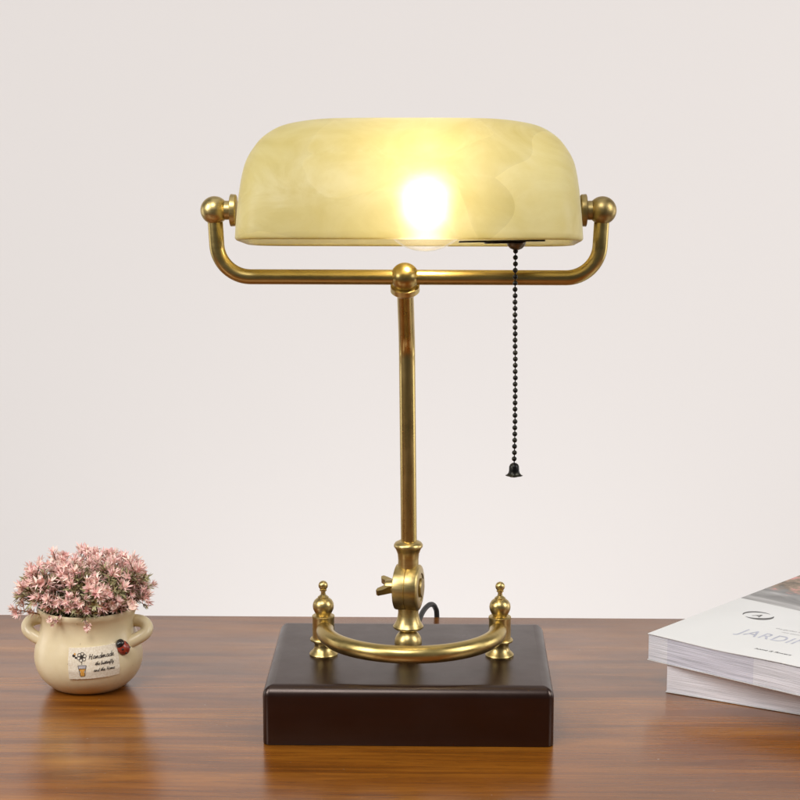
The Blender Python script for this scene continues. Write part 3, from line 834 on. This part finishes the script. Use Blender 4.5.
# ------------------------------------------------------------------ books
def frame_of(origin, deg):
    return Matrix.Translation(origin) @ Matrix.Rotation(R(deg), 4, 'Z')
def book(origin, deg, ln, wd, th, label, group, pm, lift, covers=True):
    B = empty('book', origin, label, 'book', group, R(deg))
    def put(name, bm, mt, parent, **k):
        me_o = obj(name, bm, mt, None, **k); me_o.parent = parent; return me_o
    bm = bmesh.new()
    nx, ny = 60, 2
    # page block with slightly uneven top so that single leaves show
    def top(x, y): return th - .0009 + lift(x) * .6
    t0, b0 = [], []
    for i in range(nx + 1):
        x = ln * i / nx + (.0006 if i == 0 else 0)
        w_ = .00022 * noise.noise(Vector((x * 60, 1, 3)))
        t0.append([bm.verts.new((x, y_ + (w_ if y_ < .01 else 0), top(x, y_))) for y_ in (.0006, wd - .001)])
        b0.append([bm.verts.new((x, y_ + (w_ if y_ < .01 else 0), .0006)) for y_ in (.0006, wd - .001)])
    for i in range(nx):
        bm.faces.new((t0[i][0], t0[i + 1][0], t0[i + 1][1], t0[i][1])); bm.faces.new((b0[i][0], b0[i][1], b0[i + 1][1], b0[i + 1][0]))
        bm.faces.new((b0[i][0], b0[i + 1][0], t0[i + 1][0], t0[i][0])); bm.faces.new((b0[i][1], t0[i][1], t0[i + 1][1], b0[i + 1][1]))
    bm.faces.new((b0[0][0], t0[0][0], t0[0][1], b0[0][1])); bm.faces.new((b0[nx][0], b0[nx][1], t0[nx][1], t0[nx][0]))
    put('page_block', bm, pm, B)
    cov = None
    for zc, nm, lf in ((th - .0004, 'front_cover', lift), (0.0001, 'back_cover', lambda x: 0)):
        bm = bmesh.new(); A = []
        for i in range(nx + 1):
            x = ln * i / nx
            A.append([[bm.verts.new((x, y_, zc + dz + lf(x))) for y_ in (0, wd)] for dz in (0, .0004)])
        for i in range(nx):
            a, b2 = A[i], A[i + 1]
            bm.faces.new((a[1][0], b2[1][0], b2[1][1], a[1][1])); bm.faces.new((a[0][0], a[0][1], b2[0][1], b2[0][0]))
            bm.faces.new((a[0][0], b2[0][0], b2[1][0], a[1][0])); bm.faces.new((a[0][1], a[1][1], b2[1][1], b2[0][1]))
        bm.faces.new((A[0][0][0], A[0][1][0], A[0][1][1], A[0][0][1])); bm.faces.new((A[nx][0][0], A[nx][0][1], A[nx][1][1], A[nx][1][0]))
        o = put(nm, bm, M_cover, B)
        if nm == 'front_cover': cov = o
    return B, cov, put
lift0 = lambda x: 0
book((.1713, .1091, .0002), -28.8, .285, .19, .0196, 'thick white paperback lying on the table underneath the other book', 'stacked paperback books', M_pages2, lift0)
def lift1(x): return -.0006 * math.exp(-((x - .05) / .03) ** 2) + .0007 * max(0, min(1, (x - .06) / .04))
TH = .0186
B1, cov, put = book((.1594, .1178, .0200), -40.0, .285, .208, TH, 'white paperback with emblem, title and printed photograph, lying on top of the other book', 'stacked paperback books', M_pages, lift1)

def on_cover(bm, x, y, dz): return bm.verts.new((x, y, TH + lift1(x) + dz))
# printed photograph in the upper part of the cover
bm = bmesh.new(); nn = 40; pr = None
for i in range(nn + 1):
    x = .0004 + .284 * i / nn
    cur = [on_cover(bm, x, .1175, .00006), on_cover(bm, x, .2075, .00006)]
    if pr: bm.faces.new((pr[0], cur[0], cur[1], pr[1]))
    pr = cur
put('cover_photograph', bm, M_photo, cov, smooth=False)
def text_mesh(name, body, size, x, y, mt, sx=1.0, shear=0, spacing=1.0):
    cu = bpy.data.curves.new(name, 'FONT'); cu.body = body; cu.size = size; cu.shear = shear; cu.space_character = spacing; cu.offset = size * (.004 if size > .01 else .01)
    to = bpy.data.objects.new(name, cu); C.objects.link(to)
    dg = bpy.context.evaluated_depsgraph_get(); dg.update()
    me = bpy.data.meshes.new_from_object(to.evaluated_get(dg)); bpy.data.objects.remove(to)
    for v in me.vertices:
        X = x + v.co.x * sx; v.co = (X, y + v.co.y, TH + lift1(X) + .00008)
    me.materials.clear(); me.materials.append(mt)
    o = bpy.data.objects.new(name, me); C.objects.link(o); o.parent = cov; return o
text_mesh('title', 'JARDIN', .0190, .0440, .0415, M_title, .76, 0, 1.1)
text_mesh('subtitle', 'home & flowers', .0040, .0720, .0170, M_emblem, 1.05, .3)
text_mesh('small_print', 'the garden and interior book', .0034, .0580, .0680, M_small, 1.1)
text_mesh('small_print', 'new season collection', .0030, .0660, .0620, M_small, 1.1)
# emblem: two crescents round a monogram
bm = bmesh.new()
ex, ey = .0325, .0872
def crescent(a0, a1, r0, r1w, dx, dy):
    pr = None
    for i in range(25):
        t = R(a0 + (a1 - a0) * i / 24); ww = r1w * math.sin(PI * i / 24) + .0003
        cur = [on_cover(bm, ex + dx + (r0 - ww) * math.cos(t) * .95, ey + dy + (r0 - ww) * math.sin(t) * .85, .00008), on_cover(bm, ex + dx + r0 * math.cos(t) * .95, ey + dy + r0 * math.sin(t) * .85, .00008)]
        if pr: bm.faces.new((pr[0], pr[1], cur[1], cur[0]))
        pr = cur
crescent(60, 215, .0112, .0026, 0, 0); crescent(235, 395, .0112, .0046, .001, 0)
put('emblem', bm, M_emblem, cov, smooth=False)
text_mesh('emblem_letter', 'A', .009, ex - .003, ey - .003, M_emblem, 1, .3)

# ------------------------------------------------------------------ light
def area(name, loc, target, size, power, col=(1, 1, 1), sy=None):
    l = bpy.data.lights.new(name, 'AREA'); l.energy = power; l.color = col; l.size = size
    if sy: l.shape = 'RECTANGLE'; l.size_y = sy
    o = bpy.data.objects.new(name, l); C.objects.link(o); o.location = loc
    o.rotation_euler = (Vector(target) - Vector(loc)).to_track_quat('-Z', 'Y').to_euler(); return o
area('softbox', (-1.25, -.75, 1.0), (0, .05, .2), .55, 20, (1, .99, .975), 1.0)
area('softbox', (1.35, -.45, .9), (0, .05, .15), .6, 14, (1, .99, .98), .9)
area('front_softbox', (-.5, -1.7, 2.4), (0, .05, .15), 1.0, 40, (.985, .99, 1))
area('overhead_softbox', (0, .25, 1.9), (0, .35, 0), 1.3, 4, (1, .99, .98))
area('wall_light', (-1.5, .55, .15), (-.1, 1.42, -.05), .8, 4.2, (1, .985, .98))
area('wall_light', (1.5, .55, .15), (.1, 1.42, -.05), .8, 7.0, (1, .985, .98))
area('wall_light', (0, .75, -.75), (0, 1.42, .05), .8, 4.6, (1, .985, .98))
area('wall_light', (.6, .75, 1.7), (.5, 1.42, .40), .8, .8, (1, .985, .98))
W = bpy.data.worlds.new('World'); S.world = W; W.use_nodes = True
W.node_tree.nodes['Background'].inputs[0].default_value = (1, .985, .97, 1)
W.node_tree.nodes['Background'].inputs[1].default_value = .08

# ------------------------------------------------------------------ camera
cd = bpy.data.cameras.new('camera'); cam = bpy.data.objects.new('camera', cd); C.objects.link(cam)
cam.location = (.01985, -1.18466, .42723); cam.rotation_euler = (R(80), 0, R(1.2))
cd.lens = 90; cd.sensor_width = 36; cd.clip_start = .05; cd.clip_end = 50
S.camera = cam
S.view_settings.view_transform = 'Standard'; S.view_settings.look = 'None'
S.view_settings.exposure = 0; S.view_settings.gamma = 1
S.render.engine = 'CYCLES'
S.cycles.use_denoising = True
try: S.cycles.denoiser = 'OPENIMAGEDENOISE'
except Exception: pass
S.cycles.max_bounces = 10; S.cycles.transparent_max_bounces = 12
S.cycles.sample_clamp_indirect = 6
S.cycles.caustics_reflective = False; S.cycles.caustics_refractive = False
